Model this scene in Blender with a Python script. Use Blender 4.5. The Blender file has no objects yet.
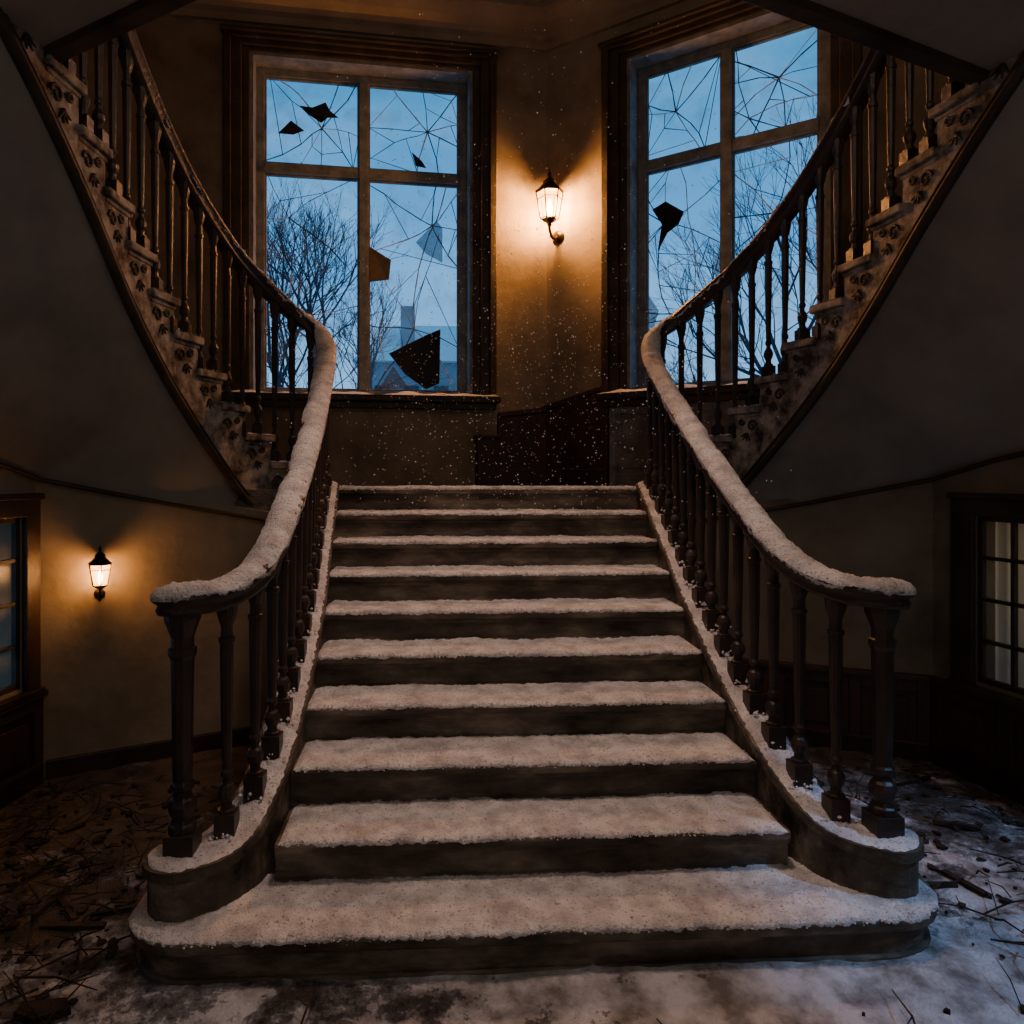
import bpy, bmesh, math, random
from mathutils import Vector, noise
random.seed(11)
V = Vector
scn = bpy.context.scene

# ------------------------------------------------------------------ materials
def new_mat(name):
    m = bpy.data.materials.new(name); m.use_nodes = True
    nt = m.node_tree
    return m, nt, nt.nodes["Principled BSDF"]

def tex_mat(name, cols, scale=4, rough=0.7, bump=0.3, bscale=None, stretch=(1,1,1), lo=0.3, hi=0.7, spec=0.3, bdist=0.02):
    m, nt, b = new_mat(name)
    tc = nt.nodes.new('ShaderNodeTexCoord')
    mp = nt.nodes.new('ShaderNodeMapping'); mp.inputs['Scale'].default_value = stretch
    nt.links.new(tc.outputs['Object'], mp.inputs[0])
    n = nt.nodes.new('ShaderNodeTexNoise'); n.inputs['Scale'].default_value = scale
    n.inputs['Detail'].default_value = 9; n.inputs['Roughness'].default_value = 0.62
    nt.links.new(mp.outputs[0], n.inputs['Vector'])
    r = nt.nodes.new('ShaderNodeValToRGB')
    el = r.color_ramp.elements
    el[0].position = lo; el[1].position = hi
    el[0].color = (*cols[0], 1); el[1].color = (*cols[-1], 1)
    if len(cols) == 3:
        e = el.new((lo+hi)/2); e.color = (*cols[1], 1)
    nt.links.new(n.outputs['Fac'], r.inputs[0])
    nt.links.new(r.outputs[0], b.inputs['Base Color'])
    b.inputs['Roughness'].default_value = rough
    b.inputs['Specular IOR Level'].default_value = spec
    n2 = nt.nodes.new('ShaderNodeTexNoise'); n2.inputs['Scale'].default_value = bscale or scale*5
    n2.inputs['Detail'].default_value = 8
    nt.links.new(mp.outputs[0], n2.inputs['Vector'])
    bp = nt.nodes.new('ShaderNodeBump'); bp.inputs['Strength'].default_value = bump
    bp.inputs['Distance'].default_value = bdist
    nt.links.new(n2.outputs['Fac'], bp.inputs['Height'])
    nt.links.new(bp.outputs[0], b.inputs['Normal'])
    return m

plaster = tex_mat('plaster_aged', [(0.11,0.09,0.065),(0.25,0.205,0.15),(0.36,0.30,0.22)], 1.6, 0.9, 0.35, 14, lo=0.25, hi=0.75)
soffit_m = tex_mat('plaster_soffit', [(0.14,0.13,0.12),(0.25,0.235,0.21),(0.33,0.31,0.28)], 1.3, 0.9, 0.35, 9, lo=0.25, hi=0.75)
ceil_m = tex_mat('plaster_ceiling', [(0.2,0.15,0.11),(0.34,0.27,0.2)], 2, 0.9, 0.3)
wood = tex_mat('stair_wood_worn', [(0.016,0.013,0.010),(0.10,0.083,0.063),(0.30,0.25,0.195)], 3.2, 0.6, 0.6, 26, (0.9,3,2.2), lo=0.30, hi=0.72)
wood_dark = tex_mat('wood_dark_varnish', [(0.012,0.008,0.006),(0.05,0.030,0.021)], 5, 0.42, 0.25, 40, spec=0.5)
wood_red = tex_mat('wainscot_mahogany', [(0.022,0.010,0.008),(0.075,0.034,0.025)], 3, 0.5, 0.3, 30, (1,1,0.3), spec=0.45)
casing_m = tex_mat('casing_wood', [(0.025,0.019,0.014),(0.08,0.06,0.043)], 4, 0.55, 0.3, 25)
sash_m = tex_mat('sash_paint', [(0.10,0.105,0.11),(0.27,0.28,0.28)], 8, 0.6, 0.3, 30)
string_m = tex_mat('painted_string_peeling', [(0.04,0.027,0.02),(0.20,0.175,0.15),(0.40,0.36,0.32)], 9, 0.75, 0.5, 30, lo=0.36, hi=0.62)
orn_m = tex_mat('ornament_paint', [(0.012,0.009,0.007),(0.09,0.07,0.055)], 15, 0.6, 0.4, 50)
metal = tex_mat('lantern_iron', [(0.012,0.010,0.008),(0.05,0.035,0.022)], 20, 0.4, 0.2, 60)
metal.node_tree.nodes["Principled BSDF"].inputs['Metallic'].default_value = 0.8
black_m = tex_mat('shard_black', [(0.004,0.004,0.005),(0.015,0.014,0.015)], 8, 0.5, 0.2)
brown_m = tex_mat('shard_brown', [(0.08,0.055,0.035),(0.16,0.115,0.075)], 8, 0.5, 0.2)
grey_m = tex_mat('shard_frosted', [(0.10,0.11,0.12),(0.22,0.23,0.24)], 8, 0.4, 0.2)
_nt = grey_m.node_tree; _o = [n for n in _nt.nodes if n.type=='OUTPUT_MATERIAL'][0]
_t = _nt.nodes.new('ShaderNodeBsdfTransparent'); _mx = _nt.nodes.new('ShaderNodeMixShader'); _mx.inputs[0].default_value=.55
_nt.links.new(_nt.nodes["Principled BSDF"].outputs[0],_mx.inputs[1]); _nt.links.new(_t.outputs[0],_mx.inputs[2]); _nt.links.new(_mx.outputs[0],_o.inputs[0])
crack_m = tex_mat('crack_dark', [(0.01,0.012,0.016),(0.05,0.06,0.07)], 8, 0.3, 0.0)
crackl_m = tex_mat('crack_pale', [(0.6,0.64,0.7),(0.85,0.9,0.95)], 8, 0.3, 0.0)
debris_m = tex_mat('debris_wood', [(0.008,0.006,0.005),(0.06,0.042,0.03)], 9, 0.8, 0.4)
bark_m = tex_mat('bark_hazed', [(0.02,0.026,0.036),(0.045,0.058,0.075)], 4, 0.9, 0.3)  # blue-grey haze of distance mixed into the bark colour
house_m = tex_mat('house_facade', [(0.20,0.23,0.27),(0.28,0.31,0.35)], 1, 0.9, 0.1)  # facade tinted blue-grey to put distance haze into its colour
housew_m = tex_mat('house_glass_dark', [(0.03,0.04,0.05),(0.06,0.07,0.09)], 1, 0.4, 0.1)
curtain_m = tex_mat('curtain_cloth', [(0.35,0.28,0.19),(0.5,0.42,0.3)], 3, 0.9, 0.3, 30, (6,6,0.4))
_nt = curtain_m.node_tree; _o = [n for n in _nt.nodes if n.type=='OUTPUT_MATERIAL'][0]
_t = _nt.nodes.new('ShaderNodeBsdfTranslucent'); _t.inputs[0].default_value=(.5,.42,.3,1)
_mx = _nt.nodes.new('ShaderNodeMixShader'); _mx.inputs[0].default_value=.5
_nt.links.new(_nt.nodes["Principled BSDF"].outputs[0],_mx.inputs[1]); _nt.links.new(_t.outputs[0],_mx.inputs[2]); _nt.links.new(_mx.outputs[0],_o.inputs[0])

def snow_mat(name, c1, c2, speck=True):
    m = tex_mat(name, [c1, c2], 9, 0.75, 1.0, 130, lo=0.35, hi=0.6, spec=0.25, bdist=0.015)
    nt = m.node_tree; b = nt.nodes["Principled BSDF"]
    if speck:
        n = nt.nodes.new('ShaderNodeTexNoise'); n.inputs['Scale'].default_value = 85; n.inputs['Detail'].default_value = 5
        tc = [x for x in nt.nodes if x.type == 'TEX_COORD'][0]
        nt.links.new(tc.outputs['Object'], n.inputs['Vector'])
        r = nt.nodes.new('ShaderNodeValToRGB'); r.color_ramp.elements[0].position = 0.57; r.color_ramp.elements[1].position = 0.74
        nt.links.new(n.outputs['Fac'], r.inputs[0])
        mx = nt.nodes.new('ShaderNodeMix'); mx.data_type = 'RGBA'
        old = b.inputs['Base Color'].links[0].from_socket
        nt.links.new(r.outputs[0], mx.inputs[0]); nt.links.new(old, mx.inputs[6])
        mx.inputs[7].default_value = (0.24,0.19,0.16,1)
        nt.links.new(mx.outputs[2], b.inputs['Base Color'])
    return m
snow = snow_mat('snow', (0.52,0.50,0.52), (0.90,0.89,0.90))
snow_c = snow_mat('snow_clean', (0.7,0.7,0.73), (0.9,0.9,0.92), False)

def floor_mat():
    m, nt, b = new_mat('floor_dirty_snow')
    L = nt.links
    tc = nt.nodes.new('ShaderNodeTexCoord')
    def N(s, d=8, r=0.6):
        n = nt.nodes.new('ShaderNodeTexNoise'); n.inputs['Scale'].default_value = s; n.inputs['Detail'].default_value = d
        n.inputs['Roughness'].default_value = r
        L.new(tc.outputs['Object'], n.inputs['Vector']); return n
    n1 = N(1.9, 12, 0.82); n2 = N(6, 8); n3 = N(60, 6)
    r1 = nt.nodes.new('ShaderNodeValToRGB')
    r1.color_ramp.elements[0].color = (0.014,0.011,0.008,1); r1.color_ramp.elements[0].position = 0.3
    r1.color_ramp.elements[1].color = (0.12,0.09,0.066,1); r1.color_ramp.elements[1].position = 0.7
    L.new(n2.outputs['Fac'], r1.inputs[0])
    sx = nt.nodes.new('ShaderNodeSeparateXYZ'); L.new(tc.outputs['Object'], sx.inputs[0])
    mr = nt.nodes.new('ShaderNodeMapRange'); mr.inputs[1].default_value = 4.0; mr.inputs[2].default_value = 1.9
    mr.inputs[3].default_value = -0.02; mr.inputs[4].default_value = 0.2
    L.new(sx.outputs['Y'], mr.inputs[0])
    mr2 = nt.nodes.new('ShaderNodeMapRange'); mr2.inputs[1].default_value = -1.8; mr2.inputs[2].default_value = 1.2
    mr2.inputs[3].default_value = -0.055; mr2.inputs[4].default_value = 0.05
    L.new(sx.outputs['X'], mr2.inputs[0])
    a = nt.nodes.new('ShaderNodeMath'); a.operation = 'ADD'; L.new(n1.outputs['Fac'], a.inputs[0]); L.new(mr.outputs[0], a.inputs[1])
    a2 = nt.nodes.new('ShaderNodeMath'); a2.operation = 'ADD'; L.new(a.outputs[0], a2.inputs[0]); L.new(mr2.outputs[0], a2.inputs[1])
    r2 = nt.nodes.new('ShaderNodeValToRGB'); r2.color_ramp.elements[0].position = 0.51; r2.color_ramp.elements[1].position = 0.60
    L.new(a2.outputs[0], r2.inputs[0])
    mx = nt.nodes.new('ShaderNodeMix'); mx.data_type = 'RGBA'
    L.new(r2.outputs[0], mx.inputs[0]); L.new(r1.outputs[0], mx.inputs[6])
    r3 = nt.nodes.new('ShaderNodeValToRGB')
    r3.color_ramp.elements[0].color = (0.2,0.18,0.17,1); r3.color_ramp.elements[0].position = 0.37
    r3.color_ramp.elements[1].color = (0.72,0.72,0.78,1); r3.color_ramp.elements[1].position = 0.62
    L.new(n2.outputs['Fac'], r3.inputs[0]); L.new(r3.outputs[0], mx.inputs[7])
    L.new(mx.outputs[2], b.inputs['Base Color'])
    b.inputs['Roughness'].default_value = 0.7
    bp = nt.nodes.new('ShaderNodeBump'); bp.inputs['Strength'].default_value = 0.9; bp.inputs['Distance'].default_value = 0.02
    ad = nt.nodes.new('ShaderNodeMath'); ad.operation = 'ADD'
    L.new(n3.outputs['Fac'], ad.inputs[0]); L.new(r2.outputs[0], ad.inputs[1])
    L.new(ad.outputs[0], bp.inputs['Height']); L.new(bp.outputs[0], b.inputs['Normal'])
    return m
floor_m = floor_mat()

def glass_mat(name, haze=0.05, gl=0.012):
    m = bpy.data.materials.new(name); m.use_nodes = True; nt = m.node_tree
    nt.nodes.clear(); L = nt.links
    o = nt.nodes.new('ShaderNodeOutputMaterial')
    t = nt.nodes.new('ShaderNodeBsdfTransparent'); t.inputs[0].default_value = (0.92,0.96,0.98,1)
    d = nt.nodes.new('ShaderNodeBsdfDiffuse'); d.inputs[0].default_value = (0.6,0.65,0.7,1)
    g = nt.nodes.new('ShaderNodeBsdfGlossy'); g.inputs['Roughness'].default_value = 0.25
    n = nt.nodes.new('ShaderNodeTexNoise'); n.inputs['Scale'].default_value = 5; n.inputs['Detail'].default_value = 8
    tc = nt.nodes.new('ShaderNodeTexCoord'); L.new(tc.outputs['Object'], n.inputs['Vector'])
    r = nt.nodes.new('ShaderNodeMapRange'); r.inputs[1].default_value = 0.5; r.inputs[2].default_value = 0.8
    r.inputs[3].default_value = haze*0.2; r.inputs[4].default_value = haze*4
    L.new(n.outputs['Fac'], r.inputs[0])
    m1 = nt.nodes.new('ShaderNodeMixShader'); L.new(r.outputs[0], m1.inputs[0]); L.new(t.outputs[0], m1.inputs[1]); L.new(d.outputs[0], m1.inputs[2])
    m2 = nt.nodes.new('ShaderNodeMixShader'); m2.inputs[0].default_value = gl
    L.new(m1.outputs[0], m2.inputs[1]); L.new(g.outputs[0], m2.inputs[2]); L.new(m2.outputs[0], o.inputs[0])
    return m
glass_m = glass_mat('window_glass')

def lamp_glass():
    m = bpy.data.materials.new('lantern_glass_lit'); m.use_nodes = True; nt = m.node_tree
    nt.nodes.clear(); L = nt.links
    o = nt.nodes.new('ShaderNodeOutputMaterial')
    t = nt.nodes.new('ShaderNodeBsdfTransparent'); e = nt.nodes.new('ShaderNodeEmission')
    e.inputs[0].default_value = (1.0,0.42,0.10,1); e.inputs[1].default_value = 3.5
    a = nt.nodes.new('ShaderNodeAddShader'); L.new(t.outputs[0], a.inputs[0]); L.new(e.outputs[0], a.inputs[1])
    L.new(a.outputs[0], o.inputs[0]); return m
lampg = lamp_glass()
bulb_m = bpy.data.materials.new('bulb_glow'); bulb_m.use_nodes = True
bb = bulb_m.node_tree.nodes["Principled BSDF"]; bb.inputs['Emission Color'].default_value = (1,0.7,0.35,1); bb.inputs['Emission Strength'].default_value = 30

# ------------------------------------------------------------------ builders
class MB:
    def __init__(s): s.v = []; s.f = []
    def add(s, vs, fs):
        o = len(s.v); s.v += [V(a) for a in vs]; s.f += [[i+o for i in f] for f in fs]
    def box(s, x0,x1,y0,y1,z0,z1):
        s.obox(V((0,0,0)), V((1,0,0)), V((0,1,0)), x0,x1,y0,y1,z0,z1)
    def obox(s, o, du, dv, u0,u1,v0,v1,z0,z1):
        c = []
        for z in (z0,z1):
            for (u,w) in ((u0,v0),(u1,v0),(u1,v1),(u0,v1)):
                p = o+du*u+dv*w; c.append(V((p.x,p.y,z)))
        s.add(c, [(0,3,2,1),(4,5,6,7),(0,1,5,4),(1,2,6,5),(2,3,7,6),(3,0,4,7)])
    def prism(s, poly, z0, z1):
        n = len(poly)
        s.add([V((p[0],p[1],z0)) for p in poly]+[V((p[0],p[1],z1)) for p in poly],
              [list(range(n))[::-1], list(range(n,2*n))]+[(i,(i+1)%n,n+(i+1)%n,n+i) for i in range(n)])
    def hexa(s, p):
        s.add(p, [(0,3,2,1),(4,5,6,7),(0,1,5,4),(1,2,6,5),(2,3,7,6),(3,0,4,7)])
    def lathe(s, c, prof, seg=10, ax=V((0,0,1)), rot=0):
        ax = ax.normalized(); a = ax.orthogonal().normalized() if abs(ax.z) < .99 else V((1,0,0)); b = ax.cross(a)
        vs = []
        for (z,r) in prof:
            for i in range(seg):
                t = rot+2*math.pi*i/seg
                vs.append(c+ax*z+a*(r*math.cos(t))+b*(r*math.sin(t)))
        fs = []
        for j in range(len(prof)-1):
            for i in range(seg):
                k = (i+1) % seg
                fs.append((j*seg+i, j*seg+k, (j+1)*seg+k, (j+1)*seg+i))
        fs.append(list(range(seg))[::-1]); fs.append([(len(prof)-1)*seg+i for i in range(seg)])
        s.add(vs, fs)
    def sweep(s, path, prof, closed_prof=True, fn=None):
        n = len(path); m = len(prof); vs = []
        for i,p in enumerate(path):
            t = (path[min(i+1,n-1)]-path[max(i-1,0)])
            h = V((t.x,t.y,0)).normalized(); sd = V((h.y,-h.x,0))
            tn = t.normalized(); up = sd.cross(tn); 
            if up.z < 0: up = -up
            for j,(a,b) in enumerate(prof):
                q = p+sd*a+up*b
                if fn: q = fn(q,i/(n-1),j,a,b,sd,up)
                vs.append(q)
        fs = []
        for i in range(n-1):
            for j in range(m if closed_prof else m-1):
                k = (j+1) % m
                fs.append((i*m+j, (i+1)*m+j, (i+1)*m+k, i*m+k))
        if closed_prof:
            fs.append(list(range(m))); fs.append([(n-1)*m+j for j in range(m)][::-1])
        s.add(vs, fs)
    def tube(s, p, q, r0, r1, seg=4):
        d = q-p
        if d.length < 1e-6: return
        d.normalize(); a = d.orthogonal().normalized(); b = d.cross(a)
        vs = []
        for (c,r) in ((p,r0),(q,r1)):
            for i in range(seg):
                t = 2*math.pi*i/seg; vs.append(c+a*(r*math.cos(t))+b*(r*math.sin(t)))
        s.add(vs, [(i,(i+1)%seg,seg+(i+1)%seg,seg+i) for i in range(seg)])
    def obj(s, name, mat, parent=None, smooth=False, bevel=0):
        me = bpy.data.meshes.new(name); me.from_pydata([tuple(a) for a in s.v], [], s.f); me.validate()
        bm = bmesh.new(); bm.from_mesh(me); bmesh.ops.recalc_face_normals(bm, faces=bm.faces); bm.to_mesh(me); bm.free()
        o = bpy.data.objects.new(name, me); scn.collection.objects.link(o)
        me.materials.append(mat)
        if smooth:
            for p in me.polygons: p.use_smooth = True
        if bevel:
            md = o.modifiers.new('bevel','BEVEL'); md.width = bevel; md.segments = 2; md.limit_method = 'ANGLE'
        if parent: o.parent = parent
        return o

def empty(name):
    e = bpy.data.objects.new(name, None); scn.collection.objects.link(e); e.empty_display_size = 0.2; return e

def catmull(pts, n=8):
    pts = [V(p) for p in pts]; out = []
    P = [pts[0]*2-pts[1]]+pts+[pts[-1]*2-pts[-2]]
    for i in range(1, len(P)-2):
        for j in range(n):
            t = j/n; a,b,c,d = P[i-1],P[i],P[i+1],P[i+2]
            out.append(0.5*((2*b)+(c-a)*t+(2*a-5*b+4*c-d)*t*t+(3*b-a-3*c+d)*t*t*t))
    out.append(pts[-1]); return out
class Path:
    def __init__(s, pts):
        s.p = pts; s.l = [0]
        for a,b in zip(pts,pts[1:]): s.l.append(s.l[-1]+math.hypot(b.x-a.x,b.y-a.y))
        s.L = s.l[-1]
    def at(s, d):
        d = max(0,min(s.L,d))
        for i in range(len(s.p)-1):
            if d <= s.l[i+1]+1e-9:
                f = (d-s.l[i])/max(1e-9,(s.l[i+1]-s.l[i])); return s.p[i].lerp(s.p[i+1],f)
        return s.p[-1].copy()
    def dir(s, d):
        t = s.at(d+.03)-s.at(d-.03); t.z = 0; return t.normalized()

def nz(p, s=1.0): return noise.noise(V(p)*s)

# ------------------------------------------------------------------ room shell
C0 = V((0.71,7.0,0))
dL = V((-0.9945,-0.1045,0)); nL = V((0.1045,-0.9945,0))
dR = V((0.8,-0.6,0)); nR = V((-0.6,-0.8,0))
ZC = 6.28

def wall_hole(name, o, d, n, s0, s1, z0, z1, h, th=0.35, mat=plaster):
    mb = MB()
    if h is None: mb.obox(o,d,n,s0,s1,-th,0,z0,z1)
    else:
        a,b,c,e = h
        mb.obox(o,d,n,s0,a,-th,0,z0,z1); mb.obox(o,d,n,b,s1,-th,0,z0,z1)
        mb.obox(o,d,n,a,b,-th,0,z0,c); mb.obox(o,d,n,a,b,-th,0,e,z1)
    return mb.obj(name, mat)
HL = (0.745,2.83,2.55,5.72); HR = (0.84,2.52,2.55,5.64)
wall_hole('wall_back_left', C0,dL,nL,-0.12,4.62,0,ZC,HL)
wall_hole('wall_back_right', C0,dR,nR,-0.12,4.22,0,ZC,HR)

def window_grand(name, o, d, n, H, transom, shards, impacts, seed):
    g = empty(name); a,b,z0,z1 = H
    mb = MB()
    for (w0,w1,t) in ((0.0,0.07,0.035),(0.07,0.16,0.06),(0.16,0.225,0.09)):
        mb.obox(o,d,n,a-w1,a-w0,0,t,z0-0.02,z1+w1*.6); mb.obox(o,d,n,b+w0,b+w1,0,t,z0-0.02,z1+w1*.6)
        mb.obox(o,d,n,a-w0,b+w0,0,t,z1+w0*.6,z1+w1*.6)
    mb.obox(o,d,n,a-0.25,b+0.25,0,0.12,z1+0.135,z1+0.17)
    mb.obj('casing', casing_m, g, bevel=0.008)
    mb = MB(); mb.obox(o,d,n,a-0.26,b+0.26,-0.18,0.14,z0-0.055,z0); mb.obox(o,d,n,a-0.22,b+0.22,0,0.09,z0-0.12,z0-0.055)
    mb.obj('sill', casing_m, g, bevel=0.01)
    mb = MB(); mb.obox(o,d,n,a-0.001,a+0.03,-0.24,0.02,z0,z1); mb.obox(o,d,n,b-0.03,b+0.001,-0.24,0.02,z0,z1); mb.obox(o,d,n,a+.03,b-.03,-0.24,0.02,z1-0.03,z1+.001)
    mb.obj('reveal', sash_m, g)
    mb = MB(); f = 0.075; v0,v1 = -0.24,-0.18
    A,B,Z0,Z1 = a+0.03,b-0.03,z0,z1-0.03
    mb.obox(o,d,n,A,A+f,v0,v1,Z0,Z1); mb.obox(o,d,n,B-f,B,v0,v1,Z0,Z1)
    mb.obox(o,d,n,A+f,B-f,v0,v1,Z0,Z0+f); mb.obox(o,d,n,A+f,B-f,v0,v1,Z1-f,Z1)
    m = (A+B)/2; zt = z0+(z1-z0)*transom
    mb.obox(o,d,n,m-0.045,m+0.045,v0-.005,v1+0.025,Z0+f,Z1-f)
    mb.obox(o,d,n,A+f,m-0.045,v0-.003,v1+0.02,zt-0.05,zt+0.05); mb.obox(o,d,n,m+0.045,B-f,v0-.003,v1+0.02,zt-0.05,zt+0.05)
    for (p,q,r,t) in ((A+f,m-.045,Z0+f,zt-.05),(m+.045,B-f,Z0+f,zt-.05),(A+f,m-.045,zt+.05,Z1-f),(m+.045,B-f,zt+.05,Z1-f)):
        mb.obox(o,d,n,p,p+.018,v0+.01,v1-.015,r,t); mb.obox(o,d,n,q-.018,q,v0+.01,v1-.015,r,t)
        mb.obox(o,d,n,p+.018,q-.018,v0+.01,v1-.015,r,r+.018); mb.obox(o,d,n,p+.018,q-.018,v0+.01,v1-.015,t-.018,t)
    mb.obj('sash', sash_m, g, bevel=0.006)
    panes = [(A+f,m-.045,Z0+f,zt-.05),(m+.045,B-f,Z0+f,zt-.05),(A+f,m-.045,zt+.05,Z1-f),(m+.045,B-f,zt+.05,Z1-f)]
    gl = MB(); vg = -0.212
    for (p,q,r,t) in panes:
        gl.obox(o,d,n,p,q,vg-.002,vg+.002,r,t)
    gl.obj('glass', glass_m, g)
    W = (B-A); Hh = Z1-Z0
    def P(fx,fy,v):
        q = o+d*(A+W*fx)+n*v; return V((q.x,q.y,Z0+Hh*fy))
    cr = MB(); cl = MB()
    def strip(mb,p,q,w,v):
        dd = V((q[0]-p[0],q[1]-p[1],0)); 
        if dd.length < 1e-4: return
        dd.normalize(); nn = V((-dd.y,dd.x,0))*w/2
        pts = []
        for c,sg in ((p,1),(q,.7),(q,-.7),(p,-1)):
            x = c[0]+nn.x*sg; z = c[1]+nn.y*sg; w3 = o+d*x+n*v; pts.append(V((w3.x,w3.y,z)))
        mb.add(pts,[(0,1,2,3)])
    rnd = random.Random(seed)
    for pi,(p,q,r,t) in enumerate(panes):
        for (ix,iy,nr) in impacts[pi]:
            nr += 2
            c = V((p+(q-p)*ix, r+(t-r)*iy,0)); a0 = rnd.random()*6
            rings = {}
            for k in range(nr):
                ang = a0+2*math.pi*k/nr+rnd.uniform(-.4,.4); prev = c.copy(); stops = []
                ln = rnd.choice([4,7,9,9]); wd = rnd.uniform(.007,.014)
                for j in range(ln):
                    st = rnd.uniform(0.10,0.30); ang += rnd.uniform(-.25,.25)
                    nx = prev+V((math.cos(ang),math.sin(ang),0))*st
                    tt = 1.0
                    for (lo,hi,ax) in ((p,q,0),(r,t,1)):
                        if nx[ax] < lo: tt = min(tt,(lo-prev[ax])/(nx[ax]-prev[ax]))
                        if nx[ax] > hi: tt = min(tt,(hi-prev[ax])/(nx[ax]-prev[ax]))
                    end = prev+(nx-prev)*max(0,tt)
                    strip(cr if (k+pi)%3 else cl, prev, end, wd, vg+.006)
                    stops.append(end.copy()); prev = end
                    if tt < 1: break
                rings[k] = stops
            for k in range(nr):
                s1,s2 = rings[k],rings[(k+1)%nr]
                for j in range(min(len(s1),len(s2),4)):
                    if rnd.random() < .45: strip(cr if rnd.random()<.7 else cl, s1[j], s2[min(len(s2)-1,j+rnd.choice([0,0,1]))], .008, vg+.006)
    cr.obj('cracks_dark', crack_m, g); cl.obj('cracks_pale', crackl_m, g)
    for i,(mt,poly) in enumerate(shards):
        mb = MB(); nn = len(poly)
        vs = [P(x,y,-.165+0.01*math.sin(k*2)) for k,(x,y) in enumerate(poly)]+[P(x,y,-.158+0.01*math.sin(k*2)) for k,(x,y) in enumerate(poly)]
        mb.add(vs,[list(range(nn)),list(range(nn,2*nn))]+[(k,(k+1)%nn,nn+(k+1)%nn,nn+k) for k in range(nn)])
        mb.obj('shard_%d'%i, mt, g)
    sm = MB(); N = 60; vs = []; fs = []
    for i in range(N+1):
        s = a-0.25+(b-a+.5)*i/N
        for j in range(6):
            v = (-0.17 if a<s<b else 0.0)+((0.15+0.17) if a<s<b else .15)*j/5
            q = o+d*s+n*v; e = 1-abs(j/2.5-1)**3
            q.z = z0+0.002+0.035*e*(0.8+1.2*nz((s*4,v*4,1)))*(1 if 0<i<N else 0)
            vs.append(q)
    for i in range(N):
        for j in range(5): fs.append((i*6+j,(i+1)*6+j,(i+1)*6+j+1,i*6+j+1))
    sm.add(vs,fs); sm.obj('sill_snow', snow_c, g, smooth=True)
    return g

shL = [(black_m,[(.68,.905),(.74,.885),(.80,.89),(.76,.865),(.70,.84),(.67,.86),(.62,.862),(.66,.88)]),
       (black_m,[(.90,.80),(.84,.84),(.78,.815),(.83,.80)]),
       (black_m,[(.22,.745),(.27,.77),(.25,.73),(.20,.725)]),
       (brown_m,[(.475,.47),(.37,.43),(.38,.37),(.475,.36)]),
       (black_m,[(.13,.22),(.20,.20),(.38,.14),(.30,.075),(.20,.03),(.135,.05)]),
       (grey_m,[(.25,.49),(.15,.56),(.12,.54),(.12,.43),(.20,.455)]),
       (grey_m,[(.43,.03),(.36,.10),(.28,.03)])]
window_grand('window_1', C0,dL,nL,HL,0.69,shL,
   [[(.5,.3,5),(.3,.8,4)],[(.5,.35,5),(.75,.8,3)],[(.35,.5,7)],[(.4,.45,7)]],3)
shR = [(black_m,[(.09,.56),(.17,.575),(.27,.535),(.24,.50),(.18,.48),(.12,.43),(.145,.51)]),
       (grey_m,[(.07,.30),(.13,.25),(.07,.16)]),
       (grey_m,[(.44,.36),(.47,.30),(.47,.40)])]
window_grand('window_2', C0,dR,nR,HR,0.69,shR,
   [[(.25,.75,7),(.6,.3,4)],[(.5,.7,5)],[(.4,.5,6)],[(.55,.55,7),(.2,.2,4)]],8)

corn_prof = [(0,0),(0.04,0.0),(0.05,0.06),(0.10,0.08),(0.11,0.13),(0.18,0.17),(0.24,0.24),(0.28,0.25),(0.28,0.30),(0,0.30)]
mb = MB()
mitL = (nL+nR).normalized(); kk = 1/mitL.dot(nL)
e0 = C0+dL*4.5; e1 = C0; e2 = C0+dR*4.1
vs = []; 
for (p,nn,k) in ((e0,nL,1),(e1,mitL,kk),(e2,nR,1)):
    for (a,b) in corn_prof:
        q = p+nn*(a*k); vs.append(V((q.x,q.y,5.98+b)))
m_ = len(corn_prof); fs = []
for i in range(2):
    for j in range(m_): fs.append((i*m_+j,i*m_+(j+1)%m_,(i+1)*m_+(j+1)%m_,(i+1)*m_+j))
mb.add(vs,fs); mb.obj('trim_cornice', ceil_m)
mb = MB()
mb.prism([(-4.2,-1.8),(4.4,-1.8),(4.4,4.6),(0.75,7.4),(-4.2,6.9)],ZC-0.001,ZC+0.15); mb.obj('ceiling', ceil_m)

mb = MB(); mb.box(-4.2,-3.88,2.7,6.6,1.72,ZC); mb.box(-4.2,-3.88,-1.5,2.7,0,ZC); mb.obj('wall_left', plaster)
mb = MB(); mb.box(4.05,4.35,2.7,4.5,1.72,ZC); mb.box(4.05,4.35,-1.5,2.7,0,ZC); mb.obj('wall_right', plaster)
mb = MB(); mb.box(-4.2,4.35,-1.8,-1.5,0,ZC); mb.obj('wall_front', plaster)

# floor
mb = MB(); nx,ny = 210,160; vs=[]; fs=[]
for j in range(ny+1):
    for i in range(nx+1):
        x = -4.2+8.55*i/nx; y = -1.6+6.8*j/ny
        h = 0.012*nz((x*3,y*3,0))+0.012*nz((x*9,y*9,3))
        dx = max(0,abs(x)-1.32); dy = max(0,2.5-y)
        dd = math.hypot(dx,dy) if y < 2.9 else 9
        h += 0.028*math.exp(-(dd/0.16)**2)*(0.7+0.8*nz((x*2.5,y*2.5,7)))
        vs.append((x,y,h))
for j in range(ny):
    for i in range(nx):
        a = j*(nx+1)+i; fs.append((a,a+1,a+nx+2,a+nx+1))
mb.add(vs,fs); mb.obj('floor', floor_m, smooth=True)

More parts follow.
